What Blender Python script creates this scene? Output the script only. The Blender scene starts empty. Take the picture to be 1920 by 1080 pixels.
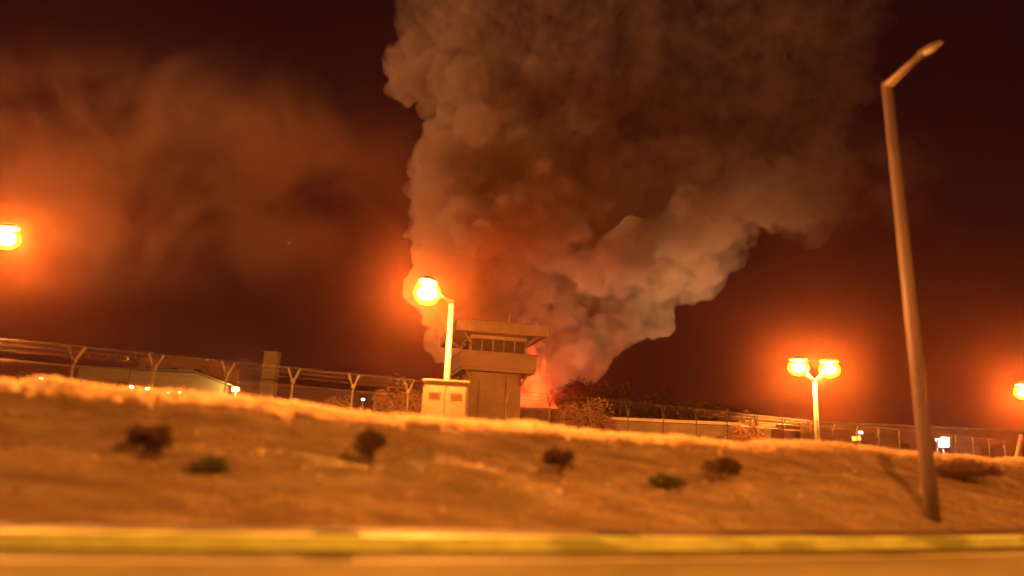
import bpy, bmesh, math, random
import numpy as np
from mathutils import Vector, Matrix, noise

random.seed(7)
S = bpy.context.scene
COL = S.collection

# ------------------------------------------------------------------ camera
F = 1390.0; ROLL = math.radians(2.5); PITCH = math.atan(320 / 1390)
CAM = Vector((0, 0, 1.4))
_f = Vector((0, math.cos(PITCH), math.sin(PITCH)))
_r0 = Vector((1, 0, 0)); _u0 = Vector((0, -math.sin(PITCH), math.cos(PITCH)))
_r = _r0 * math.cos(ROLL) + _u0 * math.sin(ROLL)
_u = -_r0 * math.sin(ROLL) + _u0 * math.cos(ROLL)
cd = bpy.data.cameras.new('camera'); cam = bpy.data.objects.new('camera', cd); COL.objects.link(cam)
cam.matrix_world = Matrix(((_r.x, _u.x, -_f.x, CAM.x), (_r.y, _u.y, -_f.y, CAM.y), (_r.z, _u.z, -_f.z, CAM.z), (0, 0, 0, 1)))
cd.sensor_width = 36; cd.lens = 36 * F / 1920; cd.clip_start = 0.05; cd.clip_end = 6000
cd.dof.use_dof = True; cd.dof.focus_distance = 60; cd.dof.aperture_fstop = 0.14
S.camera = cam
S.render.resolution_x = 1024; S.render.resolution_y = 576

# ------------------------------------------------------------------ world, sun, exposure
w = bpy.data.worlds.new('World'); S.world = w; w.use_nodes = True
nt = w.node_tree; bg = nt.nodes['Background']
sky = nt.nodes.new('ShaderNodeTexSky'); sky.sky_type = 'NISHITA'; sky.sun_disc = False
SUN_EL = math.radians(5); SUN_AZ = math.radians(-92)      # low glow from the left, behind the camera
sky.sun_elevation = math.radians(-6); sky.sun_rotation = SUN_AZ
tc = nt.nodes.new('ShaderNodeTexCoord'); sep = nt.nodes.new('ShaderNodeSeparateXYZ')
nt.links.new(tc.outputs['Generated'], sep.inputs[0])
rmp = nt.nodes.new('ShaderNodeValToRGB'); nt.links.new(sep.outputs['Z'], rmp.inputs[0])
rmp.color_ramp.elements[0].position = 0.0; rmp.color_ramp.elements[0].color = (0.018, 0.0036, 0.0030, 1)
rmp.color_ramp.elements[1].position = 0.6; rmp.color_ramp.elements[1].color = (0.011, 0.0019, 0.0022, 1)
mx = nt.nodes.new('ShaderNodeMixRGB'); mx.blend_type = 'ADD'; mx.inputs[0].default_value = 0.02
nt.links.new(rmp.outputs[0], mx.inputs[1]); nt.links.new(sky.outputs[0], mx.inputs[2])
nt.links.new(mx.outputs[0], bg.inputs[0]); bg.inputs[1].default_value = 1.0
sl = bpy.data.lights.new('sun', 'SUN'); sun = bpy.data.objects.new('sun', sl); COL.objects.link(sun)
sl.energy = 3.2; sl.angle = math.radians(4); sl.color = (1, 0.43, 0.15)
_sd = Vector((math.sin(SUN_AZ) * math.cos(SUN_EL), math.cos(SUN_AZ) * math.cos(SUN_EL), math.sin(SUN_EL)))
sun.rotation_euler = _sd.to_track_quat('Z', 'Y').to_euler()
S.view_settings.view_transform = 'Standard'; S.view_settings.look = 'None'
S.view_settings.exposure = 0; S.view_settings.gamma = 1; S.view_settings.use_curve_mapping = False
cy = S.cycles
cy.use_denoising = True; cy.denoiser = 'OPENIMAGEDENOISE'; cy.denoising_input_passes = 'RGB_ALBEDO_NORMAL'
cy.max_bounces = 6; cy.diffuse_bounces = 2; cy.glossy_bounces = 2; cy.volume_bounces = 3
cy.transparent_max_bounces = 12; cy.sample_clamp_indirect = 4
cy.volume_step_rate = 1.0; cy.volume_max_steps = 128

# ------------------------------------------------------------------ helpers
def ray(px, py):
    return _f * F + _r * (px - 960) - _u * (py - 540)
def atY(px, py, Y):
    d = ray(px, py); return CAM + d * (Y / d.y)

def mesh_obj(name, verts, faces, mat, parent=None, smooth=False, loc=None):
    me = bpy.data.meshes.new(name)
    me.from_pydata([tuple(v) for v in verts], [], faces); me.update()
    if smooth: me.polygons.foreach_set('use_smooth', [True] * len(me.polygons))
    o = bpy.data.objects.new(name, me); COL.objects.link(o)
    if mat: me.materials.append(mat)
    if loc is not None: o.location = loc
    if parent: o.parent = parent
    return o
def bobj(name, bm, mat, parent=None, smooth=False):
    bmesh.ops.recalc_face_normals(bm, faces=bm.faces)
    me = bpy.data.meshes.new(name); bm.to_mesh(me); bm.free()
    if smooth: me.polygons.foreach_set('use_smooth', [True] * len(me.polygons))
    if mat: me.materials.append(mat)
    o = bpy.data.objects.new(name, me); COL.objects.link(o)
    if parent: o.parent = parent
    return o
def tag(o, label, cat, group=None):
    o['label'] = label; o['category'] = cat
    if group: o['group'] = group
    return o
def thing(name, loc, label, cat, group=None, rz=0):
    o = bpy.data.objects.new(name, None); COL.objects.link(o); o.empty_display_size = .3
    o.location = loc; o.rotation_euler = (0, 0, rz)
    return tag(o, label, cat, group)
def struct(o, kind='structure'):
    o['kind'] = kind; return o
def box(bm, c, s, bev=0.0, rot=None):
    r = bmesh.ops.create_cube(bm, size=1)
    vs = r['verts']
    bmesh.ops.scale(bm, vec=s, verts=vs)
    if bev > 0:
        es = list({e for v in vs for e in v.link_edges})
        rr = bmesh.ops.bevel(bm, geom=es, offset=bev, segments=2, affect='EDGES', profile=.5)
        vs = list({v for f in rr['faces'] for v in f.verts} | {v for v in vs if v.is_valid})
    if rot is not None: bmesh.ops.rotate(bm, cent=(0, 0, 0), matrix=rot, verts=vs)
    bmesh.ops.translate(bm, vec=c, verts=vs)
    return vs
def tube(bm, pts, rad, seg=12, cap=True):
    pts = [Vector(p) for p in pts]
    if not isinstance(rad, (list, tuple)): rad = [rad] * len(pts)
    rings = []
    for i, p in enumerate(pts):
        a = pts[max(i - 1, 0)]; b = pts[min(i + 1, len(pts) - 1)]
        q = (b - a).normalized().to_track_quat('Z', 'Y')
        rings.append([bm.verts.new(p + q @ Vector((math.cos(t) * rad[i], math.sin(t) * rad[i], 0)))
                      for t in [2 * math.pi * k / seg for k in range(seg)]])
    for a, b in zip(rings, rings[1:]):
        for k in range(seg): bm.faces.new((a[k], a[(k + 1) % seg], b[(k + 1) % seg], b[k]))
    if cap: bm.faces.new(rings[0][::-1]); bm.faces.new(rings[-1])
def ball(bm, c, s, seg=16, rings=10):
    r = bmesh.ops.create_uvsphere(bm, u_segments=seg, v_segments=rings, radius=1)
    bmesh.ops.scale(bm, vec=s, verts=r['verts']); bmesh.ops.translate(bm, vec=c, verts=r['verts'])
    return r['verts']

# ------------------------------------------------------------------ materials
def mat(name, c1, c2=None, rough=.8, scale=3.0, stretch=(1, 1, 1), bump=0.0, metal=0.0, lo=.35, hi=.65, detail=6, spec=.3):
    m = bpy.data.materials.new(name); m.use_nodes = True; t = m.node_tree
    p = t.nodes['Principled BSDF']; p.inputs['Roughness'].default_value = rough; p.inputs['Metallic'].default_value = metal
    p.inputs['Specular IOR Level'].default_value = spec
    if c2 is None: c2 = tuple(x * .75 for x in c1)
    g = t.nodes.new('ShaderNodeTexCoord'); mp = t.nodes.new('ShaderNodeMapping'); mp.inputs['Scale'].default_value = stretch
    n = t.nodes.new('ShaderNodeTexNoise'); n.inputs['Scale'].default_value = scale; n.inputs['Detail'].default_value = detail
    t.links.new(g.outputs['Object'], mp.inputs[0]); t.links.new(mp.outputs[0], n.inputs['Vector'])
    r = t.nodes.new('ShaderNodeValToRGB'); r.color_ramp.elements[0].position = lo; r.color_ramp.elements[1].position = hi
    r.color_ramp.elements[0].color = (*c1, 1); r.color_ramp.elements[1].color = (*c2, 1)
    t.links.new(n.outputs['Fac'], r.inputs[0]); t.links.new(r.outputs[0], p.inputs['Base Color'])
    if bump:
        b = t.nodes.new('ShaderNodeBump'); b.inputs['Strength'].default_value = bump; b.inputs['Distance'].default_value = .05
        t.links.new(n.outputs['Fac'], b.inputs['Height']); t.links.new(b.outputs[0], p.inputs['Normal'])
    return m
def emit(name, col, strength):
    m = bpy.data.materials.new(name); m.use_nodes = True; t = m.node_tree
    p = t.nodes['Principled BSDF']; p.inputs['Base Color'].default_value = (*[min(1, x) for x in col], 1)
    p.inputs['Emission Color'].default_value = (*col, 1); p.inputs['Emission Strength'].default_value = strength
    return m
def volmat(name, col, dens, aniso=0.0, emis=None, es=0.0):
    m = bpy.data.materials.new(name); m.use_nodes = True; t = m.node_tree
    t.nodes.remove(t.nodes['Principled BSDF']); v = t.nodes.new('ShaderNodeVolumePrincipled')
    v.inputs['Color'].default_value = (*col, 1); v.inputs['Density'].default_value = dens; v.inputs['Anisotropy'].default_value = aniso
    if emis: v.inputs['Emission Color'].default_value = (*emis, 1); v.inputs['Emission Strength'].default_value = es
    t.links.new(v.outputs[0], t.nodes['Material Output'].inputs['Volume'])
    return m, v, t
def glow(name, col):
    m = bpy.data.materials.new(name); m.use_nodes = True; t = m.node_tree
    t.nodes.remove(t.nodes['Principled BSDF']); a = t.nodes.new('ShaderNodeAddShader'); e = t.nodes.new('ShaderNodeEmission'); b = t.nodes.new('ShaderNodeBsdfTransparent')
    mx_ = max(col); e.inputs[0].default_value = (*[c / mx_ for c in col], 1); e.inputs[1].default_value = mx_ / 2
    t.links.new(e.outputs[0], a.inputs[0]); t.links.new(b.outputs[0], a.inputs[1]); t.links.new(a.outputs[0], t.nodes['Material Output'].inputs['Surface'])
    return m
SODIUM = (1.0, 0.32, 0.04)
M = dict(
    asphalt=mat('asphalt', (.135, .112, .042), (.172, .145, .054), .85, 1.2, (1, 1, 1), .15, spec=.08),
    paving=mat('paving', (.12, .072, .072), (.095, .058, .052), .8, 1.5, (1, 1, 1), .1),
    steel=mat('galvanised_steel', (.26, .24, .21), (.20, .18, .16), .45, 6, (1, 1, .3), metal=.3),
    darksteel=mat('dark_steel', (.10, .09, .08), (.06, .055, .05), .5, 8),
    concrete=mat('concrete', (.24, .20, .15), (.17, .14, .11), .85, .8, bump=.1),
    darkconc=mat('weathered_concrete', (.13, .10, .08), (.08, .06, .05), .9, .7),
    cream=mat('cream_paint', (.22, .13, .10), (.16, .095, .07), .5, 1.6, bump=.05),
    whitemetal=mat('pale_metal_sheet', (.36, .27, .16), (.29, .215, .13), .6, .35, (1, 1, 3)),
    glass=mat('dark_glass', (.02, .018, .016), (.03, .025, .02), .12, 4, spec=.6),
    leaf=mat('leaf', (.10, .12, .04), (.15, .13, .05), .7, 2.5),
    dryleaf=mat('dry_leaf', (.14, .07, .045), (.19, .095, .05), .8, 2.5),
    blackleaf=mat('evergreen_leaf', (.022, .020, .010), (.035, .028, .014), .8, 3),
    darkleaf=mat('dark_leaf', (.085, .045, .03), (.12, .065, .035), .8, 3),
    bark=mat('bark', (.09, .06, .04), (.14, .10, .07), .9, 8),
    wire=mat('rusty_wire', (.07, .05, .04), (.05, .04, .03), .4, 9, metal=.5),
    lens=glow('sodium_lamp_glass', (3.4, 2.5, .05)),
    unlit=mat('lamp_glass_unlit', (.3, .28, .25), (.25, .22, .2), .25, 6, spec=.6),
    whitelamp=emit('white_lamp_glass', (1, .93, .72), 14),
    yellowlamp=emit('yellow_lamp_glass', (1, .86, .28), 16),
    bluelamp=emit('bluish_lamp_glass', (.85, .97, 1), 14),
    postm=mat('dull_post', (.048, .034, .028), (.034, .026, .02), .9, 3),
    pole_unlit=mat('dull_painted_pole', (.16, .11, .10), (.115, .082, .078), .5, 2, (1, 1, .3)),
    towerconc=mat('tower_concrete', (.12, .08, .065), (.085, .056, .045), .85, .8),
    bulb=glow('glowing_bulb', (40, 34, 14)),
    signlit=emit('backlit_yellow_panel', (1, .62, .10), 1.2),
)

# ------------------------------------------------------------------ terrain
def yk(x):                                   # far edge of the carriageway (kerb face)
    a = min(max(x, -18), 22)
    y = 12.13 + .35 * a + .007 * a * a
    return y + (x - a) * (.35 + .014 * a)
CREST_D = 7.0
crest_px = [(-900, 690), (-300, 715), (0, 728), (60, 724), (90, 719), (120, 727), (180, 737), (300, 746), (480, 760), (600, 776), (720, 790), (800, 796), (900, 801),
            (1000, 810), (1200, 826), (1400, 842), (1450, 838), (1530, 838), (1600, 846), (1700, 856), (1800, 864), (1870, 872), (1890, 866), (1920, 868), (2300, 890), (3200, 920)]
_cx, _cz = [], []
for px, py in crest_px:
    d = ray(px, py); t = 0
    lo, hi = 0.001, 0.2
    for _ in range(60):
        m_ = (lo + hi) / 2; p = CAM + d * m_
        if p.y < yk(p.x) + CREST_D: lo = m_
        else: hi = m_
    p = CAM + d * lo; _cx.append(p.x); _cz.append(p.z)
def zcrest(x): return float(np.interp(x, _cx, _cz))
def sm(t): t = min(max(t, 0), 1); return t * t * (3 - 2 * t)
def ground_z(x, y, rough=True):
    d = y - yk(x)
    if d < .15: return -.04
    if d < 1.3: return .14
    zc = zcrest(x)
    if d < CREST_D:
        t = (d - 1.3) / (CREST_D - 1.3)
        shoulder = .16 * math.exp(-((t - .80) / .07) ** 2)
        z = .16 + (zc - .16) * (t ** .85) + shoulder
        if rough:
            a = min(t * 5, 1) * (1 if t < .93 else .35)
            z += a * (.07 * noise.noise(Vector((x * .25, y * .8, 3))) + .05 * noise.noise(Vector((x * .8, y * 1.9, 7))) + .05 * noise.noise(Vector((x * 3.3, y * 4, 1))))
        return z
    t = sm((d - CREST_D) / 6)
    z = zc + (1.45 - zc) * t
    if rough: z += .05 * noise.noise(Vector((x * .9, y * .9, 5)))
    return z
def hit(px, py):
    d = ray(px, py).normalized(); s = 6.0
    while s < 90:
        p = CAM + d * s
        if p.z <= ground_z(p.x, p.y): return p
        s += .04
    return CAM + d * 60

xs = list(np.concatenate([np.linspace(-620, -60, 15), np.linspace(-50, -24, 14), np.arange(-22, 44, .14), np.linspace(46, 90, 16), np.linspace(110, 640, 14)]))
ds = list(np.concatenate([[-400, -200, -80, -30, -12, -5, -1, .1, .2, .7, 1.25], np.arange(1.35, 8.2, .11), [8.6, 9.2, 10, 11, 12, 13.5, 16, 20, 28, 40, 60, 90, 140, 220, 350, 560]]))
V = []; nx = len(xs)
for d in ds:
    for x in xs:
        y = yk(x) + d if abs(d) < 30 else yk(max(min(x, 60), -60)) * max(0, 1 - (abs(d) - 30) / 120) + d
        V.append((x, y, ground_z(x, y) if -30 < d < 30 else (1.45 if d > 0 else -.04)))
Fc = [(j * nx + i, j * nx + i + 1, (j + 1) * nx + i + 1, (j + 1) * nx + i) for j in range(len(ds) - 1) for i in range(nx - 1)]

def ground_mat():
    m = mat('earth_and_dry_grass', (.29, .185, .125), (.54, .40, .27), .95, 1.3, (.45, 1.6, 1.6), .5, lo=.34, hi=.64, detail=12)
    t = m.node_tree; p = t.nodes['Principled BSDF']; r = [n for n in t.nodes if n.type == 'VALTORGB'][0]
    g = t.nodes.new('ShaderNodeTexCoord'); n = t.nodes.new('ShaderNodeTexNoise'); n.inputs['Scale'].default_value = .42; n.inputs['Detail'].default_value = 4
    t.links.new(g.outputs['Object'], n.inputs['Vector'])
    rr = t.nodes.new('ShaderNodeValToRGB'); rr.color_ramp.elements[0].position = .52; rr.color_ramp.elements[1].position = .66
    t.links.new(n.outputs['Fac'], rr.inputs[0])
    mi = t.nodes.new('ShaderNodeMixRGB'); mi.inputs[2].default_value = (.32, .25, .14, 1)
    t.links.new(rr.outputs[0], mi.inputs[0]); t.links.new(r.outputs[0], mi.inputs[1]); t.links.new(mi.outputs[0], p.inputs['Base Color'])
    return m
struct(mesh_obj('ground', V, Fc, ground_mat(), smooth=True))

# carriageway, edge line, kerb, pavement: strips following the kerb curve
def strip(name, prof, m, x0=-90, x1=110, step=.5):
    X = np.arange(x0, x1, step); n = len(prof); v = []; f = []
    for x in X:
        for (d, z) in prof: v.append((x, yk(x) + d, z))
    for i in range(len(X) - 1):
        for k in range(n - 1): f.append((i * n + k, (i + 1) * n + k, (i + 1) * n + k + 1, i * n + k + 1))
    return struct(mesh_obj(name, v, f, m))
strip('road', [(-26, 0.0), (-12, .02), (0.02, 0)], M['asphalt'])
paint = mat('worn_road_paint', (.62, .56, .42), (.45, .40, .30), .7, 3, (.3, 2, 1))
strip('edge_line', [(-1.26, .0076), (-1.12, .0072)], paint)
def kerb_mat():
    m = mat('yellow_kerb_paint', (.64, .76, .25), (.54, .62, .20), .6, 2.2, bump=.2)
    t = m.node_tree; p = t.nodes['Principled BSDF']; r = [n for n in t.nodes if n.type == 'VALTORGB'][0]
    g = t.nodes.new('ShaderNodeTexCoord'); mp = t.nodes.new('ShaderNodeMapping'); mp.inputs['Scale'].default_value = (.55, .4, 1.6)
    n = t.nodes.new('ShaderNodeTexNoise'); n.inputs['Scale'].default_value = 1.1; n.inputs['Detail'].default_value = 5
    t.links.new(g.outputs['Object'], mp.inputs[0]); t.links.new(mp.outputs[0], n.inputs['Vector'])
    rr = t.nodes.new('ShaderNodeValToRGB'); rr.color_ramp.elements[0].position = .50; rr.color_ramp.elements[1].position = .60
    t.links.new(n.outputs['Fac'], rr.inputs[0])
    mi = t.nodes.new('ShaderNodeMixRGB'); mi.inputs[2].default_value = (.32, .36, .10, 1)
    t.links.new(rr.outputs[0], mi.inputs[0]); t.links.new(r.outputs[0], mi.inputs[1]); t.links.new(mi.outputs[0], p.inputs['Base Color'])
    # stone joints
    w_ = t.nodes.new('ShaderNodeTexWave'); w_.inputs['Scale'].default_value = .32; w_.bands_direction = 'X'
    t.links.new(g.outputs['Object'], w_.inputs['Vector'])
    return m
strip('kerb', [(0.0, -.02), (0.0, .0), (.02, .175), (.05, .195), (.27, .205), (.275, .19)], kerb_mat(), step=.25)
strip('pavement', [(.275, .205), (1.38, .215), (1.40, .10)], M['paving'])

# ------------------------------------------------------------------ grass (uncountable)
def grass_tufts():
    v = []; f = []
    rnd = random.Random(3)
    def tuft(x, y, h, n, spread):
        z = ground_z(x, y) - .02
        for _ in range(n):
            a = rnd.random() * 6.283; o = rnd.random() * spread
            bx = x + math.cos(a) * o; by = y + math.sin(a) * o
            hh = h * (.5 + rnd.random() * .8); lean = (rnd.random() - .5) * hh * .9; lean2 = (rnd.random() - .5) * hh * .6
            wd = .008 + rnd.random() * .012; ca, sa = math.cos(a), math.sin(a)
            k = len(v)
            v.extend([(bx - wd * ca, by - wd * sa, z), (bx + wd * ca, by + wd * sa, z), (bx + lean * .4 + wd * .6, by + lean2 * .4, z + hh * .6), (bx + lean, by + lean2, z + hh * .95)])
            f.append((k, k + 1, k + 2)); f.append((k, k + 2, k + 3))
    for _ in range(10500):                        # crest and shoulder
        x = -13 + rnd.random() * 42; y = yk(x) + CREST_D - .15 + rnd.gauss(-.08, .32)
        tuft(x, y, .13 + .12 * rnd.random() + .12 * max(0, noise.noise(Vector((x * .7, 0, 0)))), 9, .10)
    for _ in range(500):
        x = -13 + rnd.random() * 42; d = 1.5 + rnd.random() * 5.6
        if noise.noise(Vector((x * .6, d * 1.0, 9))) < -.05 and rnd.random() < .8: continue
        tuft(x, yk(x) + d, .04 + .09 * rnd.random(), 6, .16)
    k0 = len(f)
    for _ in range(16000):                       # short dull growth over the whole slope
        x = -13 + rnd.random() * 44; d = 1.45 + rnd.random() * 4.9
        if noise.noise(Vector((x * .5, d * 1.3, 2))) + .6 * noise.noise(Vector((x * 1.6, d * 3, 6))) < rnd.uniform(-.35, .35): continue
        tuft(x, yk(x) + d, .05 + .07 * rnd.random(), 6, .16)
    return v, f, k0
v, f, k0 = grass_tufts()
grassm = mat('dry_grass', (.82, .62, .42), (.68, .50, .33), .8, .9)
_t = grassm.node_tree; _tr = _t.nodes.new('ShaderNodeBsdfTranslucent'); _mx = _t.nodes.new('ShaderNodeMixShader'); _mx.inputs[0].default_value = .6
_t.links.new([n for n in _t.nodes if n.type == 'VALTORGB'][0].outputs[0], _tr.inputs[0])
_t.links.new(_t.nodes['Principled BSDF'].outputs[0], _mx.inputs[1]); _t.links.new(_tr.outputs[0], _mx.inputs[2]); _t.links.new(_mx.outputs[0], _t.nodes['Material Output'].inputs['Surface'])
gr = mesh_obj('grass', v, f, grassm)
gr.data.materials.append(mat('dull_grass', (.50, .36, .24), (.30, .235, .14), .85, 1.2))
gr.data.polygons.foreach_set('material_index', [0] * k0 + [1] * (len(f) - k0))
struct(tag(gr, 'dry orange-lit grass growing over the roadside bank', 'grass'), 'stuff')

# ------------------------------------------------------------------ foliage
def foliage(c, rad, n, size, seed, clumps=14, core=.55):
    rnd = random.Random(seed); v = []; f = []
    cl = []
    for _ in range(clumps):
        d = Vector((rnd.gauss(0, 1), rnd.gauss(0, 1), rnd.gauss(0, .8))).normalized() * (rnd.random() ** .5) * .72
        cl.append((Vector((d.x * rad[0], d.y * rad[1], d.z * rad[2])), .22 + rnd.random() * .26))
    for i in range(n):
        o, r = cl[rnd.randrange(len(cl))]
        d = Vector((rnd.gauss(0, 1), rnd.gauss(0, 1), rnd.gauss(0, 1))).normalized() * (.35 + .65 * rnd.random() ** .5) * r
        p = Vector(c) + o + Vector((d.x * rad[0], d.y * rad[1], d.z * rad[2]))
        q = Vector((rnd.gauss(0, 1), rnd.gauss(0, 1), rnd.gauss(0, 1))).normalized().to_track_quat('Z', 'Y')
        s = size * (.6 + rnd.random() * .9); k = len(v)
        for a, b in ((-1, 0), (0, -.45), (1, 0), (0, .45)): v.append(p + q @ Vector((a * s, b * s, .1 * s * a)))
        f.append((k, k + 1, k + 2, k + 3))
    return v, f
def shrub(base, h, wd, label, m, seed, name='shrub', group=None, n=900, leaf=.06, cat='shrub', stem=.35, dp=None):
    t = thing(name, base, label, cat, group)
    dp = dp or wd * .8
    v, f = foliage((0, 0, h * stem + h * (1 - stem) / 2), (wd / 2, dp / 2, h * (1 - stem) / 2), n, leaf, seed, clumps=30)
    mesh_obj('crown', v, f, m, t)
    bm = bmesh.new(); rnd = random.Random(seed)
    r = max(.02, h * .025)
    tube(bm, [(0, 0, -.15), (rnd.uniform(-.05, .05) * h, 0, h * stem), (rnd.uniform(-.05, .05) * h, 0, h * .8)], [r * 1.4, r, r * .4], 8)
    for k in range(4):
        a = k * 1.6 + rnd.random()
        tube(bm, [(0, 0, h * stem * .8), (math.cos(a) * wd * .2, math.sin(a) * wd * .2, h * (stem + .2)), (math.cos(a) * wd * .34, math.sin(a) * wd * .34, h * (stem + .42))], [r * .7, r * .5, r * .2], 6)
    bobj('trunk', bm, M['bark'], t, True)
    return t
def px_shrub(cx, by, wpx, hpx, label, seed, m='darkleaf', **k):
    p = hit(cx, by); s = p.y / F
    return shrub(Vector((p.x, p.y, ground_z(p.x, p.y))), hpx * s, wpx * s, label, M[m], seed, **k)
gb = 'young shrubs planted along the bank'
px_shrub(268, 868, 118, 72, 'dark wide reddish shrub on the bank, leftmost of the planted row', 11, group=gb, stem=.22, n=3200, leaf=.035)
px_shrub(692, 888, 72, 82, 'dark round shrub on a thin stem on the bank below the cream cabinet', 12, group=gb, stem=.34, n=3000, leaf=.032)
px_shrub(1050, 905, 78, 68, 'dark round shrub on the bank below the fire', 13, group=gb, stem=.28, n=3000, leaf=.032)
px_shrub(1356, 912, 80, 56, 'small dark shrub on the bank left of the twin street lamp', 14, group=gb, stem=.25, n=3000, leaf=.035)
px_shrub(1808, 905, 150, 44, 'dark low shrub near the crest at the right end of the bank', 15, group=gb, stem=.1, n=3200, leaf=.04)
px_shrub(395, 890, 90, 34, 'low green shrub on the bank below the white warehouse', 16, 'leaf', stem=.1, n=1100, leaf=.04)
px_shrub(1252, 920, 80, 32, 'low green shrub on the bank between two dark shrubs', 17, 'leaf', stem=.1, n=1000, leaf=.045)

# trees and bushes on the far side
def px_tree(cx, top, bottom, wpx, Y, label, seed, m, name='tree', n=11000, leaf=.16, group=None, stem=.22, cat='tree'):
    p = atY(cx, bottom, Y); base = Vector((p.x, Y, 1.4)); h = atY(cx, top, Y).z - 1.4
    return shrub(base, h, wpx * Y / F, label, M[m], seed, name=name, n=n, leaf=leaf, stem=stem, group=group, cat=cat, dp=wpx * Y / F * .8)
gt = 'dark trees beside the fire'
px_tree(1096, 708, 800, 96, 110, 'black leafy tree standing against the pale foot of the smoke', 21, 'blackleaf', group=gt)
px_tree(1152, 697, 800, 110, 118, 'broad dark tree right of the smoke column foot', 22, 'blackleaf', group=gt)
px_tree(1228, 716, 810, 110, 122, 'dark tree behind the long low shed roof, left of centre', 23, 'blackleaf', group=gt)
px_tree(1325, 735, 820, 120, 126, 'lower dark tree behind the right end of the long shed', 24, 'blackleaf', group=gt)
gbu = 'brown bushes beyond the fence'
px_tree(1100, 742, 820, 135, 48, 'brown lamp-lit bush right of the watchtower, before the shed', 31, 'dryleaf', 'bush', 9000, .07, gbu, .05, 'bush')
px_tree(742, 700, 800, 125, 48, 'tall brown bush just left of the cream cabinet', 32, 'dryleaf', 'bush', 9000, .07, gbu, .05, 'bush')
px_tree(628, 728, 800, 130, 52, 'reddish bush between the warehouse floodlight and the cream cabinet', 33, 'dryleaf', 'bush', 9000, .07, gbu, .05, 'bush')
px_tree(455, 738, 790, 90, 50, 'low bush right of the white warehouse wall', 34, 'dryleaf', 'bush', 2500, .10, gbu, .05, 'bush')
px_tree(1400, 768, 850, 90, 66, 'brown bush at the right end of the long low shed', 35, 'dryleaf', 'bush', 3000, .12, gbu, .05, 'bush')
px_tree(55, 690, 760, 130, 60, 'dusky red bush behind the fence at the left edge', 36, 'dryleaf', 'bush', 3500, .13, gbu, .05, 'bush')

# ------------------------------------------------------------------ street lamps
def point(name, loc, power, col, rad, parent=None):
    l = bpy.data.lights.new(name, 'POINT'); l.energy = power; l.color = col; l.shadow_soft_size = rad
    o = bpy.data.objects.new(name, l); COL.objects.link(o); o.location = loc
    if parent: o.parent = parent
    return o
def street_lamp(base, ht, heads, label, group=None, lit=True, power=0, r0=.13, r1=.08, lean=(0, 0), hs=1.0):
    """heads: list of (dx, dy, dz) of each head centre relative to the pole top."""
    t = thing('street_lamp', base, label, 'street lamp', group); pm = M['steel'] if lit else M['pole_unlit']
    top = Vector((lean[0], lean[1], ht))
    bm = bmesh.new(); tube(bm, [(0, 0, -.3), top * .5, top], [r0, (r0 + r1) / 2, r1], 16); bobj('pole', bm, pm, t, True)
    bm = bmesh.new(); box(bm, (0, 0, .04), (r0 * 4, r0 * 4, .08), .01)
    for sx in (-1, 1):
        for sy in (-1, 1): tube(bm, [(sx * r0 * 1.5, sy * r0 * 1.5, .05), (sx * r0 * 1.5, sy * r0 * 1.5, .13)], .015, 6)
    bobj('base_plate', bm, M['steel'], t)
    for h in heads:
        h = Vector(h); hd = Vector((h.x, h.y, 0)); hd = hd.normalized() if hd.length > .01 else Vector((1, 0, 0))
        bm = bmesh.new(); tube(bm, [top - Vector((0, 0, .12)), top + h * .5 + Vector((0, 0, .05 if lit else 0)), top + h - hd * (.32 if lit else .22) * hs + Vector((0, 0, .03))], [r1, r1 * .75, r1 * .6], 10); bobj('arm', bm, pm, t, True)
        rot = hd.to_track_quat('X', 'Z').to_matrix()
        bm = bmesh.new(); vs = ball(bm, (0, 0, 0), ((.30 if lit else .52) * hs, (.19 if lit else .17) * hs, (.13 if lit else .09) * hs), 20, 12)
        for v in vs:
            if v.co.z < 0: v.co.z *= .25
            if lit: v.co.z += .22 * hs
        bmesh.ops.rotate(bm, cent=(0, 0, 0), matrix=rot, verts=vs); bmesh.ops.translate(bm, vec=top + h + Vector((0, 0, .05)), verts=vs)
        hb = bobj('lamp_head', bm, M['darksteel'] if lit else pm, t, True)
        bm = bmesh.new(); vs = ball(bm, (0, 0, 0), ((.33 if lit else .3) * hs, (.28 if lit else .13) * hs, (.26 if lit else .06) * hs), 24, 16)
        for v in vs:
            if not lit and v.co.z > 0: v.co.z *= .1
        bmesh.ops.rotate(bm, cent=(0, 0, 0), matrix=rot, verts=vs); bmesh.ops.translate(bm, vec=top + h + Vector((0, 0, -.01)), verts=vs)
        bobj('lens', bm, M['lens'] if lit else M['unlit'], hb, True)
        if lit:
            bm = bmesh.new(); ball(bm, top + h, (.20 * hs, .16 * hs, .15 * hs), 20, 14); bobj('bulb', bm, M['bulb'], hb, True)
        if lit and power: point('sodium_light', top + h + Vector((0, 0, -.04 * hs)), power, SODIUM, .19 * hs, t)
    return t
LP = 34000
gl = 'lit sodium street lamps beyond the fence'
def lamp_at(polepx, polepy, Y, headpx, label, group=gl, power=LP, hs=1.8, **k):
    pt = atY(polepx, polepy, Y); b = Vector((pt.x, Y, 1.4))
    hs_ = []
    for (hx, hy, dY) in headpx:
        q = atY(hx, hy, Y + dY); hs_.append(q - pt)
    return street_lamp(b, pt.z - b.z, hs_, label, group, True, power, hs=hs, **k)
lamp_at(847, 562, 32, [(801, 549, -3.0)], 'lit sodium street lamp directly left of the watchtower, one glowing head', r0=.15, r1=.11)
lamp_at(1527, 712, 51, [(1497, 689, 0), (1555, 693, 0)], 'twin-headed lit sodium street lamp on a straight pole, right of the fire', power=LP * .7, hs=2.2, r0=.17, r1=.13)
lamp_at(-40, 455, 27, [(12, 447, -.2)], 'lit sodium street lamp glowing at the left edge of the picture', hs=1.5)
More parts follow.
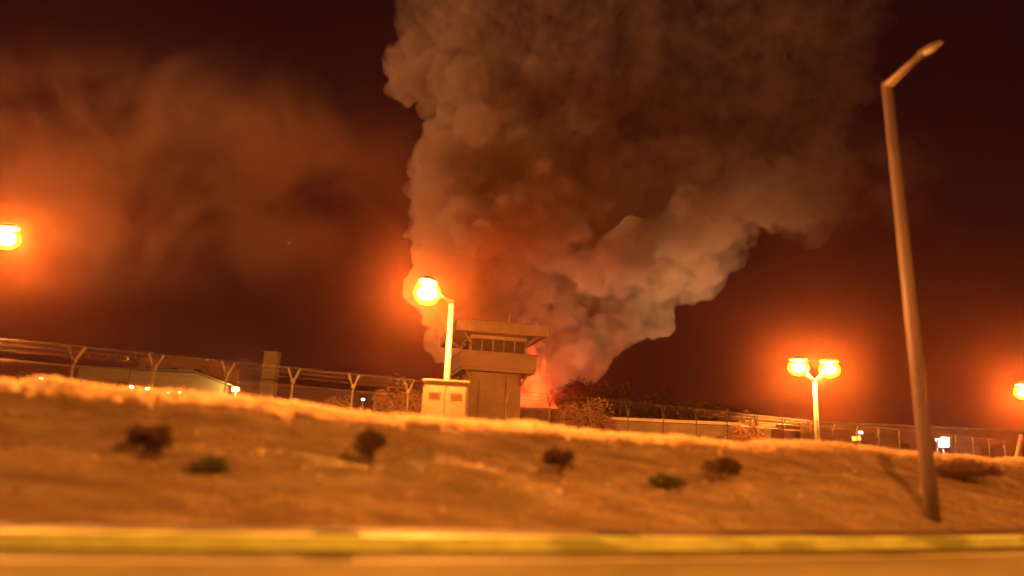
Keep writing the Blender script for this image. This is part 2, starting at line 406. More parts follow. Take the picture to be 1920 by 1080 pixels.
lamp_at(1962, 742, 58, [(1920, 735, -.3)], 'lit sodium street lamp half cut by the right edge of the picture', hs=2.3)

# tall unlit lamp on the pavement
pb = Vector((10.34, yk(10.34) + 1.65, .19))
pb = Vector((10.25, 18.3, .2))
street_lamp(pb, 11.6, [(.5, -1.25, .25)], 'tall unlit street lamp with a bent arm, rising from the pavement at right', lit=False, r0=.175, r1=.125, lean=(-.32, 0.0), hs=.75)

# lamps of the near side, outside the frame, that light road and bank
gn = 'lit street lamps on the near side of the road'
NP = 10900
street_lamp((-9.5, -3.2, 0), 9.2, [(0, 2.2, .3)], 'lit sodium street lamp on the near pavement, behind and left of the viewer', gn, True, NP * .2)
street_lamp((5.5, -1.0, 0), 9.2, [(0, 2.4, .3)], 'lit sodium street lamp on the near pavement, just right of the viewer', gn, True, NP)
street_lamp((21.5, 4.0, 0), 9.2, [(0, 2.2, .3)], 'lit sodium street lamp on the near pavement, far to the right', gn, True, NP * .6)

# ------------------------------------------------------------------ perimeter fence
def fence():
    A = atY(145, 643, 26.5); B = atY(1705, 806, 55.5)
    A = Vector((A.x, A.y, 1.4)); B = Vector((B.x, B.y, 1.4))
    L = (B - A).length; u = (B - A) / L
    step = 2.62; k0 = -3; k1 = int(L / step) + 9
    t = thing('perimeter_fence', A, 'long wire mesh fence with forked barbed wire posts along the top of the bank', 'fence')
    nrm = Vector((-u.y, u.x, 0))
    topz = lambda s: 3.35
    pts = []
    for k in range(k0, k1 + 1):
        o = u * (k * step); pts.append(o)
        bm = bmesh.new(); tube(bm, [o + Vector((0, 0, -.3)), o + Vector((0, 0, 2.75))], .035, 8); pp = bobj('post', bm, M['postm'], t)
        bm = bmesh.new()
        for sg in (-1, 1):
            tube(bm, [o + Vector((0, 0, 2.68)), o + nrm * sg * .10 + u * sg * .28 + Vector((0, 0, 3.25))], .030, 6)
        box(bm, o + Vector((0, 0, 2.74)), (.14, .14, .16), .01)
        bobj('forked_bracket', bm, M['postm'], pp)
    bm = bmesh.new()
    a, b = pts[0], pts[-1]
    for z in (.1, 1.3, 2.55): tube(bm, [a + Vector((0, 0, z)), b + Vector((0, 0, z))], .008, 4, False)
    n = int((b - a).length / .16); 
    for i in range(n):                       # diagonal mesh
        p = a + u * (i * .16)
        for sg in (-1, 1):
            q = p + u * sg * 2.45
            if 0 <= (q - a).dot(u) <= (b - a).length:
                w_ = .0035
                vv = [bm.verts.new(p + Vector((0, 0, .1 - w_))), bm.verts.new(p + Vector((0, 0, .1 + w_))), bm.verts.new(q + Vector((0, 0, 2.55 + w_))), bm.verts.new(q + Vector((0, 0, 2.55 - w_)))]
                bm.faces.new(vv)
    bobj('wire_mesh', bm, M['wire'], t)
    bm = bmesh.new()
    for sg in (-1, 1):
        for kk in (.35, .7, 1.0):
            off = nrm * sg * .10 * kk + u * sg * .28 * kk + Vector((0, 0, 2.68 + .57 * kk)); tube(bm, [a + off, b + off], .004, 4, False)
    # razor coil
    cp = []
    n = int((b - a).length / .05)
    for i in range(n):
        ang = i * .05 / .32 * 6.283; cp.append(a + u * (i * .05) + nrm * math.cos(ang) * .2 + Vector((0, 0, 3.12 + math.sin(ang) * .2)))
    tube(bm, cp, .004, 3, False)
    bobj('barbed_wire', bm, M['wire'], t)
fence()

# ------------------------------------------------------------------ cream cabinet
def cabinet():
    Y = 30.3; a = atY(795, 712, Y); b = atY(878, 716, Y)
    cx = (a.x + b.x) / 2; wd = b.x - a.x; gz = ground_z(cx, Y) - .05; ht = a.z - gz
    t = thing('utility_cabinet', (cx, Y, gz), 'cream utility cabinet with double doors glowing on the bank crest', 'cabinet', rz=.10)
    bm = bmesh.new(); box(bm, (0, 0, ht * .5), (wd, .8, ht - .16), .02); bobj('body', bm, M['cream'], t)
    bm = bmesh.new(); box(bm, (0, 0, ht - .045), (wd + .10, .92, .07), .02); bobj('roof', bm, M['cream'], t)
    bm = bmesh.new(); box(bm, (0, 0, .02), (wd + .06, .86, .16), .01); bobj('plinth', bm, M['concrete'], t)
    for s in (-1, 1):
        bm = bmesh.new(); box(bm, (s * wd * .235, -.412, ht * .52), (wd * .44, .03, ht * .78), .008)
        for k in range(5): box(bm, (s * wd * .235, -.432, ht * (.74 + k * .02)), (wd * .26, .012, .012))
        d = bobj('door', bm, M['cream'], t)
        bm = bmesh.new(); box(bm, (s * .07, -.445, ht * .5), (.03, .04, .16), .008); bobj('handle', bm, M['darksteel'], d)
    bm = bmesh.new(); box(bm, (0.02, -.44, ht * .40), (.16, .012, .20), .004); bobj('plate', bm, M['darkconc'], t)
    t2 = thing('junction_box', (cx - wd * .5 - .26, Y, gz), 'small low cream junction box beside the utility cabinet', 'electrical box')
    bm = bmesh.new(); box(bm, (0, 0, .26), (.36, .4, .62), .015); bobj('body', bm, M['cream'], t2)
    bm = bmesh.new(); box(bm, (0, 0, .595), (.42, .46, .05), .015); bobj('lid', bm, M['cream'], t2)
cabinet()

# ------------------------------------------------------------------ watchtower
def watchtower():
    Y = 60.0
    c = atY(921, 700, Y); sc = Y / F
    t = thing('watchtower', (c.x, Y + 2, 1.4), 'concrete watchtower with a flat roof and walled balcony before the smoke', 'watchtower', rz=math.radians(12))
    z = lambda px, py: atY(px, py, Y).z - 1.4
    zr0, zr1 = z(930, 631), z(930, 613)       # roof slab
    zb0, zb1 = z(930, 697), z(930, 668)       # balcony parapet
    W = 7.0
    bm = bmesh.new(); box(bm, (-.05, 0, zb0 / 2 - .1), (4.3, 4.0, zb0 + .2), .04)
    for k in (-1.1, 1.1): box(bm, (k, -2.03, zb0 * .45), (.5, .08, zb0 * .9), .02)
    bobj('shaft', bm, mat('tower_shaft', (.12, .08, .055), (.085, .055, .04), .9, .5), t)
    bm = bmesh.new(); box(bm, (1.0, -2.10, 1.1), (1.0, .08, 2.2), .02); bobj('door', bm, M['darksteel'], t)
    bm = bmesh.new(); box(bm, (0, 0, zb0 + .02), (W * .86, W * .86, .22), .03)
    for sx in (-1, 1):
        for sy in (-1, 1):
            tube(bm, [(sx * 1.9, sy * 1.8, zb0 - 1.3), (sx * W * .36, sy * W * .36, zb0 - .08)], .11, 8)
    bobj('balcony_slab', bm, M['towerconc'], t)
    bm = bmesh.new(); hw = W * .43; hb = zb1 - zb0
    for s in (-1, 1):
        box(bm, (0, s * hw, zb0 + .13 + hb / 2), (hw * 2 + .14, .16, hb), .02)
        box(bm, (s * hw, 0, zb0 + .13 + hb / 2), (.16, hw * 2 - .16, hb), .02)
        box(bm, (0, s * hw, zb0 + .13 + hb), (hw * 2 + .26, .28, .14), .03)
        box(bm, (s * hw, 0, zb0 + .13 + hb), (.28, hw * 2 - .28, .14), .03)
    bobj('parapet', bm, M['towerconc'], t)
    zc0 = zb0 + .13; zc1 = zr0
    bm = bmesh.new(); cw = 4.7
    box(bm, (0, 0, zc0 + (zc1 - zc0) / 2), (cw, cw * .95, zc1 - zc0), .03); bobj('cabin', bm, mat('cabin_wall', (.17, .11, .065), (.12, .08, .05), .85, .7), t)
    wz = z(930, 650)
    for k in range(5):
        x = -cw / 2 + .55 + k * .9
        bm = bmesh.new(); box(bm, (x, -cw * .475 - .02, wz), (.80, .06, 1.05), .01)
        wf = bobj('window', bm, M['glass'], t)
        bm = bmesh.new()
        for sx in (-1, 1): box(bm, (x + sx * .42, -cw * .475 - .04, wz), (.06, .10, 1.17), .01)
        for sz in (-1, 1): box(bm, (x, -cw * .475 - .04, wz + sz * .55), (.78, .10, .06), .01)
        bobj('frame', bm, M['towerconc'], wf)
    for k in range(4):
        y = -cw * .36 + k * .95
        bm = bmesh.new(); box(bm, (-cw / 2 - .02, y, wz), (.06, .80, 1.05), .01)
        bobj('side_window', bm, M['glass'], t)
        bm = bmesh.new(); box(bm, (cw / 2 + .02, y, wz), (.06, .80, 1.05), .01); bobj('side_window', bm, M['glass'], t)
    bm = bmesh.new(); box(bm, (0, 1.3, (zr0 + zr1) / 2 + .05), (W * 1.06, W * 1.45, zr1 - zr0 + .1), .03)
    box(bm, (0, 1.3, zr1 + .14), (W * .98, W * 1.37, .06), .01)
    rf = bobj('roof', bm, M['towerconc'], t)
    for sx in (-1, 1):
        for sy in (-1, 1):
            bm = bmesh.new(); tube(bm, [(sx * cw * .48, sy * cw * .46, zr0 - .75), (sx * W * .42, sy * W * .42, zr0 + .02)], .10, 8); bobj('strut', bm, M['towerconc'], t)
    bm = bmesh.new()
    tube(bm, [(1.4, .5, zr1 + .1), (1.4, .5, zr1 + 1.6)], .03, 6); tube(bm, [(1.1, .5, zr1 + 1.3), (1.7, .5, zr1 + 1.3)], .02, 6)
    bobj('antenna', bm, M['steel'], t)
watchtower()

# ------------------------------------------------------------------ warehouse and other far buildings
def flood_mast(px, py, Y, label, m='whitelamp', size=.28, group=None, power=0, col=(1, .9, .65), name='floodlight'):
    p = atY(px, py, Y); t = thing(name, (p.x, Y, 1.4), label, 'floodlight', group)
    h = p.z - 1.4
    bm = bmesh.new(); tube(bm, [(0, .12, -.1), (0, .12, h + .1)], [.10, .06], 8); bobj('pole', bm, M['steel'], t, True)
    bm = bmesh.new(); box(bm, (0, 0, h), (size * 2.3, size * .6, size * 1.4), .03, Matrix.Rotation(math.radians(0), 3, 'X')); hb = bobj('lamp_head', bm, M['darksteel'], t)
    bm = bmesh.new(); box(bm, (0, -size * .33, h), (size * 2, .05, size * 1.1), .015); bobj('lens', bm, M[m], hb)
    if power: point('flood_light_glow', (0, -size - .4, h - .1), power, col, .12, t)
    return t
def warehouse():
    Y = 120.0; g = 1.4
    L = atY(148, 700, Y).x; Rr = atY(436, 745, Y).x
    zt = atY(150, 690, Y).z - g; ze = atY(200, 714, Y).z - g
    t = thing('warehouse', (L, Y, g), 'long pale metal warehouse with a low sloping roof end at left', 'warehouse')
    Wd = Rr - L
    X = lambda px: atY(px, 720, Y).x - L
    Z = lambda px, py: atY(px, py, Y).z - g
    # wall prism: gable profile towards the viewer
    prof = [(X(240), 0), (Wd, 0), (Wd, Z(436, 727)), (X(362), Z(362, 700)), (X(240), Z(240, 694))]
    bm = bmesh.new(); D = 30
    fr = [bm.verts.new((x, 0, z)) for x, z in prof]; bk = [bm.verts.new((x, D, z)) for x, z in prof]
    bm.faces.new(fr); bm.faces.new(bk[::-1])
    for k in range(len(prof)): bm.faces.new((fr[k], fr[(k + 1) % 5], bk[(k + 1) % 5], bk[k]))
    bobj('wall', bm, M['whitemetal'], t)
    bm = bmesh.new()
    rp = [(0, Z(150, 690)), (X(240), Z(240, 693.5)), (X(362), Z(362, 698)), (Wd + .6, Z(438, 727))]
    for (x0, z0), (x1, z1) in zip(rp, rp[1:]):
        ln = math.hypot(x1 - x0, z1 - z0); an = math.atan2(z1 - z0, x1 - x0)
        box(bm, ((x0 + x1) / 2, D / 2 - .5, (z0 + z1) / 2 + .12), (ln, D + 1.6, .22), .0, Matrix.Rotation(-an, 3, 'Y'))
    bobj('roof', bm, M['concrete'], t)
    # canopy fascia of the open bay on the left
    bm = bmesh.new(); box(bm, (X(240) / 2 + .1, -.4, Z(200, 703)), (X(240) - .2, .3, Z(200, 692) - Z(200, 714)), .03); bobj('fascia', bm, M['whitemetal'], t)
    for k in range(4):
        bm = bmesh.new(); box(bm, (.4 + k * X(240) / 4, .1, Z(200, 714) / 2), (.3, .3, Z(200, 714)), .02); bobj('column', bm, M['darkconc'], t)
    bm = bmesh.new(); box(bm, (X(240) / 2, D - 1, Z(200, 714) / 2), (X(240), .3, Z(200, 714)), 0); bobj('back_wall', bm, M['darkconc'], t)
    # lit door bay
    bm = bmesh.new(); box(bm, (X(395), -.06, Z(395, 748) / 2), (X(432) - X(358), .12, Z(395, 747)), .02)
    bobj('door', bm, mat('pale_yellow_door', (.75, .66, .38), (.62, .54, .30), .6, .8), t)
    bm = bmesh.new(); box(bm, (X(395), -.8, Z(395, 745)), (X(434) - X(355), 1.6, .15), .02); bobj('door_canopy', bm, M['concrete'], t)
    return t
warehouse()
flood_mast(442, 730, 118, 'bright yellowish floodlight at the right corner of the warehouse', 'yellowlamp', .5, power=3300, col=(1, .68, .18))
gf = 'small white floodlights in front of the warehouse'
for px, py, lb in ((247, 726, 'small white floodlight, leftmost of those before the warehouse'), (278, 729, 'yellowish floodlight, second from left before the warehouse'),
                   (317, 738, 'low white floodlight before the middle of the warehouse'), (337, 736, 'smallest white floodlight before the warehouse, rightmost of the four')):
    flood_mast(px, py, 100, lb, 'yellowlamp' if px == 278 else 'whitelamp', .24 if px != 337 else .18, gf, power=400, col=(1, .7, .2))
flood_mast(78, 711, 90, 'lone white floodlight above the grass at far left', 'whitelamp', .22)
flood_mast(681, 749, 90, 'faint pale floodlight low among the reddish bushes', 'whitelamp', .18)
flood_mast(1613, 811, 90, 'small white floodlight just above the yellow lit sign', 'whitelamp', .24)
flood_mast(1757, 825, 95, 'tiny white floodlight left of the bluish twin lamps', 'bluelamp', .22)

def twin_flood():
    Y = 95; p = atY(1769, 829, Y); t = thing('floodlight', (p.x, Y, 1.4), 'dazzling bluish white floodlight cluster behind the unlit lamp post', 'floodlight')
    h = p.z - 1.4
    bm = bmesh.new(); tube(bm, [(0, .2, -.1), (0, .2, h + .7)], .09, 8); bobj('pole', bm, M['steel'], t, True)
    for dx, dz, s in ((.12, .36, .55), (-.12, -.30, .72)):
        bm = bmesh.new(); box(bm, (dx, 0, h + dz), (s * 2, .3, s * .95), .04); hb = bobj('lamp_head', bm, M['darksteel'], t)
        bm = bmesh.new(); box(bm, (dx, -.17, h + dz), (s * 1.8, .05, s * .8), .02); bobj('lens', bm, M['bluelamp'], hb)
    point('flood_light_glow', (0, -.8, h), 900, (.9, .97, 1), .2, t)
twin_flood()

def lit_sign():
    Y = 88; p = atY(1605, 822, Y); t = thing('sign', (p.x, Y, 1.4), 'small blank yellow lit sign tilted above the bank crest', 'sign')
    h = p.z - 1.4
    bm = bmesh.new()
    for s in (-.35, .35): tube(bm, [(s, .12, -.1), (s, .12, h)], .05, 6)
    bobj('post', bm, M['steel'], t)
    R = Matrix.Rotation(math.radians(-9), 3, 'Y')
    bm = bmesh.new(); box(bm, (0, 0, h), (1.15, .14, .62), .03, R); fr = bobj('frame', bm, M['darksteel'], t)
    bm = bmesh.new(); box(bm, (0, -.085, h), (1.05, .03, .52), .01, R); bobj('panel', bm, M['signlit'], fr)
lit_sign()

def parked_car():
    Y = 106; p = atY(368, 756, Y); t = thing('parked_car', (p.x, Y, 1.45), 'pale car parked before the lit warehouse door', 'car')
    bm = bmesh.new()
    prof = [(-2.1, .35), (-2.15, .75), (-1.9, .95), (-1.1, 1.02), (-.6, 1.45), (.7, 1.48), (1.35, 1.02), (2.0, .92), (2.12, .6), (2.1, .35)]
    a = [bm.verts.new((x, -.85, z)) for x, z in prof]; b = [bm.verts.new((x, .85, z)) for x, z in prof]
    bm.faces.new(a); bm.faces.new(b[::-1])
    for k in range(len(prof)): bm.faces.new((a[k], a[(k + 1) % 10], b[(k + 1) % 10], b[k]))
    bobj('body', bm, M['whitemetal'], t)
    bm = bmesh.new(); w_ = [bm.verts.new((x, -.86, z)) for x, z in ((-.95, 1.05), (-.52, 1.4), (.62, 1.42), (1.1, 1.05))]; bm.faces.new(w_); bobj('side_window', bm, M['glass'], t)
    for x in (-1.35, 1.3):
        for y in (-.8, .8):
            bm = bmesh.new(); tube(bm, [(x, y - .12, .33), (x, y + .12, .33)], .33, 14); wh = bobj('wheel', bm, M['darksteel'], t)
            bm = bmesh.new(); tube(bm, [(x, y - .13, .33), (x, y + .13, .33)], .18, 12); bobj('rim', bm, M['steel'], wh)
    for y in (-.6, .6):
        bm = bmesh.new(); box(bm, (2.1, y, .7), (.08, .3, .15), .02); bobj('headlight', bm, M['unlit'], t)
parked_car()

def block(name, x0, x1, top, Y, D, m, label, cat='building', floors=2, roofm=None, winw=8, slope=0):
    a = atY(x0, top, Y); b = atY(x1, top, Y); wd = b.x - a.x; h = atY((x0 + x1) / 2, top, Y).z - 1.4
    t = thing(name, ((a.x + b.x) / 2, Y, 1.4), label, cat)
    bm = bmesh.new(); box(bm, (0, D / 2, h / 2 - .1), (wd, D, h - .1), .03); bobj('wall', bm, m, t)
    bm = bmesh.new(); box(bm, (0, D / 2, h + .02), (wd + .7, D + .7, .30), .03); bobj('roof', bm, roofm or M['concrete'], t)
    n = max(2, int(wd / winw))
    for fl in range(floors):
        for k in range(n):
            x = -wd / 2 + wd * (k + .5) / n; zz = h * (fl + .55) / floors
            bm = bmesh.new(); box(bm, (x, -.02, zz), (min(1.6, wd / n * .5), .08, min(1.3, h / floors * .4)), .01); bobj('window', bm, M['glass'], t)
    return t
block('shed', 1152, 1445, 792, 72, 12, M['darkconc'], 'long low dark shed with a pale roof edge, right of the fire', 'shed', 1, mat('pale_roof_edge', (.30, .22, .17), (.24, .17, .13), .8, 1), 3)
block('office_building', 262, 396, 672, 165, 18, mat('brown_wall', (.34, .22, .15), (.28, .18, .12), .9, .3), 'brownish flat block rising behind the white warehouse roof', floors=3, winw=4)
block('wall', 955, 1062, 767, 100, .5, M['darkconc'], 'dark boundary wall below the flames, right of the watchtower', 'wall', 0)
block('dark_hall', 1500, 1960, 800, 110, 14, mat('dim_wall', (.14, .08, .06), (.10, .06, .05), .9, .5), 'dim flat hall behind the fence at the right', 'building', 1, winw=6)

def pillar():
    Y = 80; a = atY(499, 661, Y); b = atY(524, 661, Y); wd = b.x - a.x; h = a.z - 1.4
    t = thing('vent_tower', ((a.x + b.x) / 2, Y, 1.4), 'slim pale square tower standing alone right of the warehouse', 'tower')
    bm = bmesh.new(); box(bm, (0, 0, h * .35), (wd, wd, h * .7), .04); bobj('shaft', bm, M['concrete'], t)
    bm = bmesh.new(); box(bm, (0, 0, h * .705), (wd + .12, wd + .12, .12), .02); bobj('ledge', bm, M['darkconc'], t)
    bm = bmesh.new(); box(bm, (0, 0, h * .855), (wd, wd, h * .285), .04); bobj('upper_shaft', bm, M['concrete'], t)
    bm = bmesh.new(); box(bm, (0, 0, h + .02), (wd + .16, wd + .16, .14), .03); bobj('cap', bm, M['concrete'], t)
pillar()

def brace():
    Y = 46; p0 = atY(1897, 872, Y); p1 = atY(1917, 816, Y)
    t = thing('leaning_post', (p0.x, Y, 1.4), 'bright leaning steel post at the right edge of the bank crest', 'post')
    bm = bmesh.new(); tube(bm, [(-.12, 0, -.2), (p1.x - p0.x, 0, p1.z - 1.4)], .16, 12); bobj('shaft', bm, M['cream'], t, True)
    bm = bmesh.new(); box(bm, (-.1, 0, .25), (.6, .5, .5), .04); bobj('foot', bm, M['concrete'], t)
brace()

bm = bmesh.new(); ball(bm, (0, 0, 0), (.55, .55, .55), 12, 8)
st = bobj('star', bm, M['whitelamp'], None, True); p = atY(542, 457, 1500); st.location = p
tag(st, 'single tiny white star in the dark sky left of the smoke', 'star')

# ------------------------------------------------------------------ smoke
def ico(sub):
    bm = bmesh.new(); bmesh.ops.create_icosphere(bm, subdivisions=sub, radius=1)
    v = np.array([x.co[:] for x in bm.verts]); f = [[y.index for y in x.verts] for x in bm.faces]; bm.free(); return v, f
I2, I1 = ico(2), ico(1)
def billow(p, sc, seed):
    w_ = noise.noise_vector(p / (sc * 1.7)) * (sc * .35)
    return abs(noise.noise((p + w_) / sc + Vector((seed, seed * 2.3, -seed))))
def puffs_mesh(balls, voxel, name, m):
    """union of puffs, then a fractal billow so that lumps of every size break the outline"""
    V = []; Fs = []; n = 0
    for c, r in balls:
        bv, bf = (I2 if r > voxel * 4 else I1)
        V.append(bv * r + np.array(c)); Fs.extend([[i + n for i in q] for q in bf]); n += len(bv)
    o = mesh_obj(name, np.concatenate(V).tolist(), Fs, m)
    md = o.modifiers.new('remesh', 'REMESH'); md.mode = 'VOXEL'; md.voxel_size = voxel
    sm_ = o.modifiers.new('smooth', 'SMOOTH'); sm_.iterations = 6; sm_.factor = .6
    me = bpy.data.meshes.new_from_object(o.evaluated_get(bpy.context.evaluated_depsgraph_get()))
    nv = len(me.vertices); co = np.empty(nv * 3, np.float32); me.vertices.foreach_get('co', co); co = co.reshape(-1, 3)
    nr = np.empty(nv * 3, np.float32); me.vertices.foreach_get('normal', nr); nr = nr.reshape(-1, 3)
    for k in range(nv):
        p = Vector(co[k])
        d = 7.5 * billow(p, 15, 3) + 4.4 * billow(p, 7.5, 5) + 2.5 * billow(p, 3.8, 7) + 1.4 * billow(p, 2.0, 11) - 3.4
        low = min(1, max(.3, (p.z - 9) / 18))
        co[k] += nr[k] * (d * low)
    me.vertices.foreach_set('co', co.ravel()); me.update(); me.materials.clear(); me.materials.append(m)
    o.modifiers.clear(); o.data = me
    md = o.modifiers.new('remesh', 'REMESH'); md.mode = 'VOXEL'; md.voxel_size = voxel * .85; md.use_smooth_shade = True
    return o
SY = 200.0
rows = [(735, 1000, 1040), (705, 985, 1075), (675, 905, 1150), (650, 815, 1155), (620, 803, 1215), (590, 797, 1265), (560, 790, 1275), (530, 782, 1335), (500, 775, 1378), (465, 770, 1392), (430, 778, 1420),
        (400, 775, 1520), (370, 757, 1560), (335, 757, 1590), (300, 768, 1590), (265, 790, 1590), (235, 806, 1600), (205, 822, 1630), (175, 782, 1640), (145, 722, 1640), (110, 716, 1650),
        (75, 740, 1660), (40, 748, 1670), (0, 742, 1680), (-40, 735, 1690), (-80, 745, 1690), (-120, 760, 1680)]
def plume():
    rnd = random.Random(5); big = []
    def add(px, py, rpx, dy):
        Y = SY + dy; c = atY(px, py, Y); big.append((np.array(c), rpx * Y / F))
    for y, x0, x1 in rows:
        wd = x1 - x0; r = min(34, wd * .45) * rnd.uniform(.75, 1.1); th = min(28, 6 + wd * .06)
        add(x0 + r, y, r, rnd.uniform(-.4, .4) * th); add(x1 - r, y, r, rnd.uniform(-.4, .4) * th)
        x = x0 + r * 1.5
        while x < x1 - r * 1.2:
            rr = min(rnd.uniform(32, 62), wd * .4, (x - x0) * .98, (x1 - x) * .98)
            rr = max(rr, 14)
            if y > 520: rr = min(rr, 34)
            add(x, y + rnd.uniform(-12, 12), rr, rnd.uniform(-1, .3) * (th if y < 520 else th * .35) * min(1, (min(x - x0, x1 - x)) / 120 + .3))
            x += rr * .8
    for px, py, rp in ((1075, 704, 14), (1100, 694, 18), (1138, 676, 20), (1118, 668, 30), (1150, 650, 22), (1188, 622, 34), (1240, 590, 32), (1262, 560, 24), (1316, 520, 36), (1362, 470, 36), (1440, 415, 30), (1500, 420, 40), (1555, 385, 45), (738, 130, 26), (752, 60, 22), (785, 340, 26), (776, 430, 24)): add(px, py, rp, rnd.uniform(-8, 0))
    med = []
    for c, r in big:
        for _ in range(5):
            d = np.array([rnd.gauss(0, 1), rnd.gauss(0, 1) - .5, rnd.gauss(0, 1)]); d /= np.linalg.norm(d)
            med.append((c + d * r * .75, r * rnd.uniform(.25, .55)))
    m, v, t = volmat('smoke', (.785, .66, .55), .20, .1)
    m.cycles.volume_step_rate = .14
    N = t.nodes.new; Lk = t.links.new
    g = N('ShaderNodeTexCoord'); sp = N('ShaderNodeSeparateXYZ'); Lk(g.outputs['Object'], sp.inputs[0])
    a = N('ShaderNodeMath'); a.operation = 'MULTIPLY_ADD'; a.inputs[1].default_value = .55; Lk(sp.outputs['X'], a.inputs[0]); Lk(sp.outputs['Z'], a.inputs[2])
    mr = N('ShaderNodeMapRange'); mr.interpolation_type = 'SMOOTHSTEP'; mr.inputs[1].default_value = 38; mr.inputs[2].default_value = 122; mr.inputs[3].default_value = .33; mr.inputs[4].default_value = .018
    Lk(a.outputs[0], mr.inputs[0])
    n = N('ShaderNodeTexNoise'); n.inputs['Scale'].default_value = .055; n.inputs['Detail'].default_value = 4; n.inputs['Distortion'].default_value = .8; Lk(g.outputs['Object'], n.inputs['Vector'])
    m2 = N('ShaderNodeMapRange'); m2.inputs[1].default_value = .35; m2.inputs[2].default_value = .65; m2.inputs[3].default_value = .45; m2.inputs[4].default_value = 1.4; Lk(n.outputs['Fac'], m2.inputs[0])
    b = N('ShaderNodeMath'); b.operation = 'MULTIPLY'; Lk(mr.outputs[0], b.inputs[0]); Lk(m2.outputs[0], b.inputs[1]); n3 = N('ShaderNodeTexNoise'); n3.inputs['Scale'].default_value = .26; n3.inputs['Detail'].default_value = 6; n3.inputs['Roughness'].default_value = .6; n3.inputs['Distortion'].default_value = .5; Lk(g.outputs['Object'], n3.inputs['Vector'])
    m3 = N('ShaderNodeMapRange'); m3.inputs[1].default_value = .38; m3.inputs[2].default_value = .62; m3.inputs[3].default_value = .08; m3.inputs[4].default_value = 1.9; Lk(n3.outputs['Fac'], m3.inputs[0])
    c_ = N('ShaderNodeMath'); c_.operation = 'MULTIPLY'; Lk(b.outputs[0], c_.inputs[0]); Lk(m3.outputs[0], c_.inputs[1]); Lk(c_.outputs[0], v.inputs['Density'])
    o = puffs_mesh(big + med, .9, 'smoke', m)
    return struct(tag(o, 'huge billowing brown smoke column rising from the fire', 'smoke'), 'stuff')
plume()

def cloud(px, py, Y, rad, dens, label, col, nscale=.065, lo=.44, hi=.66):
    """soft smoke bank: an ellipsoid of uneven density that thins out towards its edge"""
    m, v, t = volmat('drifting_smoke', col, dens, .1); m.cycles.volume_step_rate = .35; N = t.nodes.new; Lk = t.links.new
    g = N('ShaderNodeTexCoord'); n = N('ShaderNodeTexNoise'); n.inputs['Scale'].default_value = nscale; n.inputs['Detail'].default_value = 5; n.inputs['Distortion'].default_value = .7
    Lk(g.outputs['Object'], n.inputs['Vector'])
    m1 = N('ShaderNodeMapRange'); m1.inputs[1].default_value = lo; m1.inputs[2].default_value = hi; Lk(n.outputs['Fac'], m1.inputs[0])
    sc = N('ShaderNodeVectorMath'); sc.operation = 'DIVIDE'; sc.inputs[1].default_value = rad; Lk(g.outputs['Object'], sc.inputs[0])
    ln = N('ShaderNodeVectorMath'); ln.operation = 'LENGTH'; Lk(sc.outputs[0], ln.inputs[0])
    m2 = N('ShaderNodeMapRange'); m2.interpolation_type = 'SMOOTHSTEP'; m2.inputs[1].default_value = .25; m2.inputs[2].default_value = .97; m2.inputs[3].default_value = dens; m2.inputs[4].default_value = 0; Lk(ln.outputs['Value'], m2.inputs[0])
    b = N('ShaderNodeMath'); b.operation = 'MULTIPLY'; Lk(m1.outputs[0], b.inputs[0]); Lk(m2.outputs[0], b.inputs[1]); Lk(b.outputs[0], v.inputs['Density'])
    bm = bmesh.new(); ball(bm, (0, 0, 0), rad, 24, 16); o = bobj('drifting_smoke', bm, m); o.location = atY(px, py, Y)
    return struct(tag(o, label, 'smoke'), 'stuff')
cloud(250, 315, 128, (66, 22, 29), .105, 'thin brown smoke drifting across the sky at left', (.82, .58, .40))
cloud(1560, 330, 215, (42, 22, 24), .05, 'thin brown smoke trailing off the right side of the column', (.85, .66, .48))

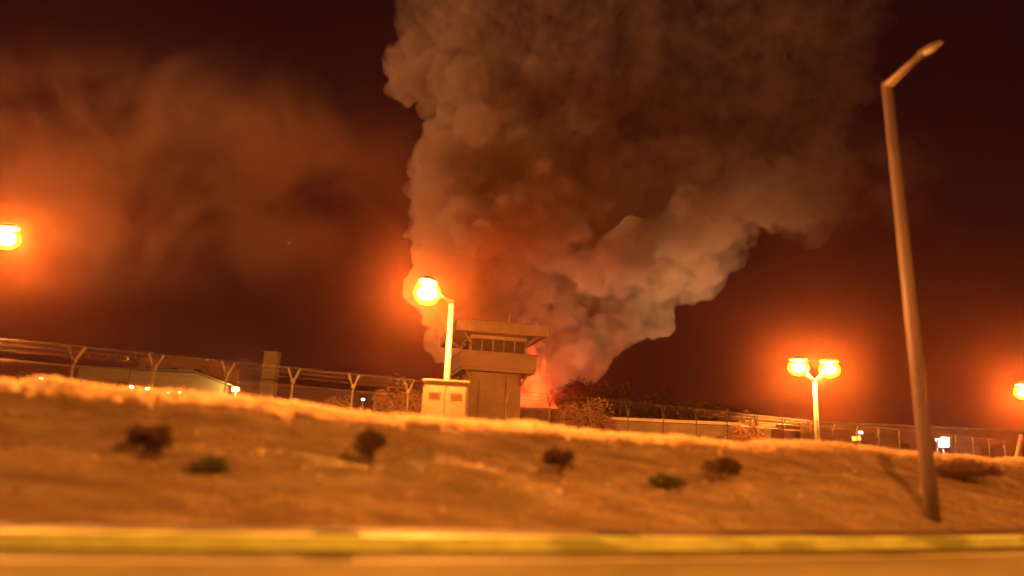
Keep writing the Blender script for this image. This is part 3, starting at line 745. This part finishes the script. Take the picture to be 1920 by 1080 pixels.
# ------------------------------------------------------------------ fire
def fire():
    Y = 150.0
    m, v, t = volmat('flame', (.1, .03, .02), .03, 0, (1, .075, .010), .22)
    g = t.nodes.new('ShaderNodeTexCoord'); mp = t.nodes.new('ShaderNodeMapping'); mp.inputs['Scale'].default_value = (1, 1, .45)
    n = t.nodes.new('ShaderNodeTexNoise'); n.inputs['Scale'].default_value = .35; n.inputs['Detail'].default_value = 3
    mr = t.nodes.new('ShaderNodeMapRange'); mr.inputs[1].default_value = .35; mr.inputs[2].default_value = .7; mr.inputs[3].default_value = .3; mr.inputs[4].default_value = 1.3
    t.links.new(g.outputs['Object'], mp.inputs[0]); t.links.new(mp.outputs[0], n.inputs['Vector']); t.links.new(n.outputs['Fac'], mr.inputs[0]); t.links.new(mr.outputs[0], v.inputs['Emission Strength'])
    bm = bmesh.new(); rnd = random.Random(2)
    base = atY(1005, 790, Y)
    for px, hp, r in ((960, 80, 17), (975, 95, 16), (985, 110, 15), (998, 100, 17), (1010, 84, 16), (1024, 66, 15), (1036, 48, 12)):
        c = atY(px, 790, Y); s = Y / F; z0 = c.z - 1
        prof = [.75, 1, 1, .85, .6, .35, .08]
        pts = [(c.x + rnd.uniform(-.6, .6) * k * .25, Y + rnd.uniform(-2, 2), z0 + hp * 1.6 * s * k / 6) for k in range(7)]
        tube(bm, pts, [r * s * q for q in prof], 10)
    o = bobj('fire', bm, m, None, True)
    rm = o.modifiers.new('remesh', 'REMESH'); rm.mode = 'VOXEL'; rm.voxel_size = .35
    struct(tag(o, 'red orange flames glowing above the dark wall right of the watchtower', 'fire'), 'stuff')
    c = atY(1008, 735, Y + 12)
    point('fire_light', (c.x, Y + 22, c.z), 34000, (1, .13, .02), 3)
fire()

# unseen plant floodlights behind trees and shed; right one added to light the smoke
def plant_light(px, py, Y, power, aim, col, label):
    p = atY(px, py, Y); t = thing('floodlight', (p.x, Y, 1.4), label, 'floodlight'); h = p.z - 1.4
    bm = bmesh.new(); tube(bm, [(0, 0, -.1), (0, 0, h)], .12, 8); bobj('pole', bm, M['steel'], t, True)
    bm = bmesh.new(); box(bm, (0, 0, h), (1.0, .5, .5), .04); bobj('lamp_head', bm, M['darksteel'], t)
    l = bpy.data.lights.new('spot', 'SPOT'); l.energy = power; l.color = col; l.spot_size = math.radians(75); l.spot_blend = .8; l.shadow_soft_size = .8
    o = bpy.data.objects.new('spot', l); COL.objects.link(o); o.parent = t; o.location = (0, 0, h + .6)
    d = (Vector(aim) - Vector((p.x, Y, p.z + .6))); o.rotation_euler = d.to_track_quat('-Z', 'Y').to_euler()
    return t
plant_light(1150, 800, 145, 52000, atY(1150, 600, 200), (1, .80, .40), 'plant floodlight mast hidden behind the dark trees, aimed at the smoke')

plant_light(1430, 815, 160, 120000, atY(1335, 520, 200), (1, .54, .22), 'unseen floodlight mast added behind the long shed to light the right flank of the smoke')

# ------------------------------------------------------------------ haze
m, v, t = volmat('haze', (1, .38, .26), .00045, .93)
bm = bmesh.new(); box(bm, (10, 110, 88), (1500, 1500, 180)); hz = bobj('haze', bm, m); struct(hz, 'stuff'); tag(hz, 'thin reddish night haze around the whole place', 'haze')
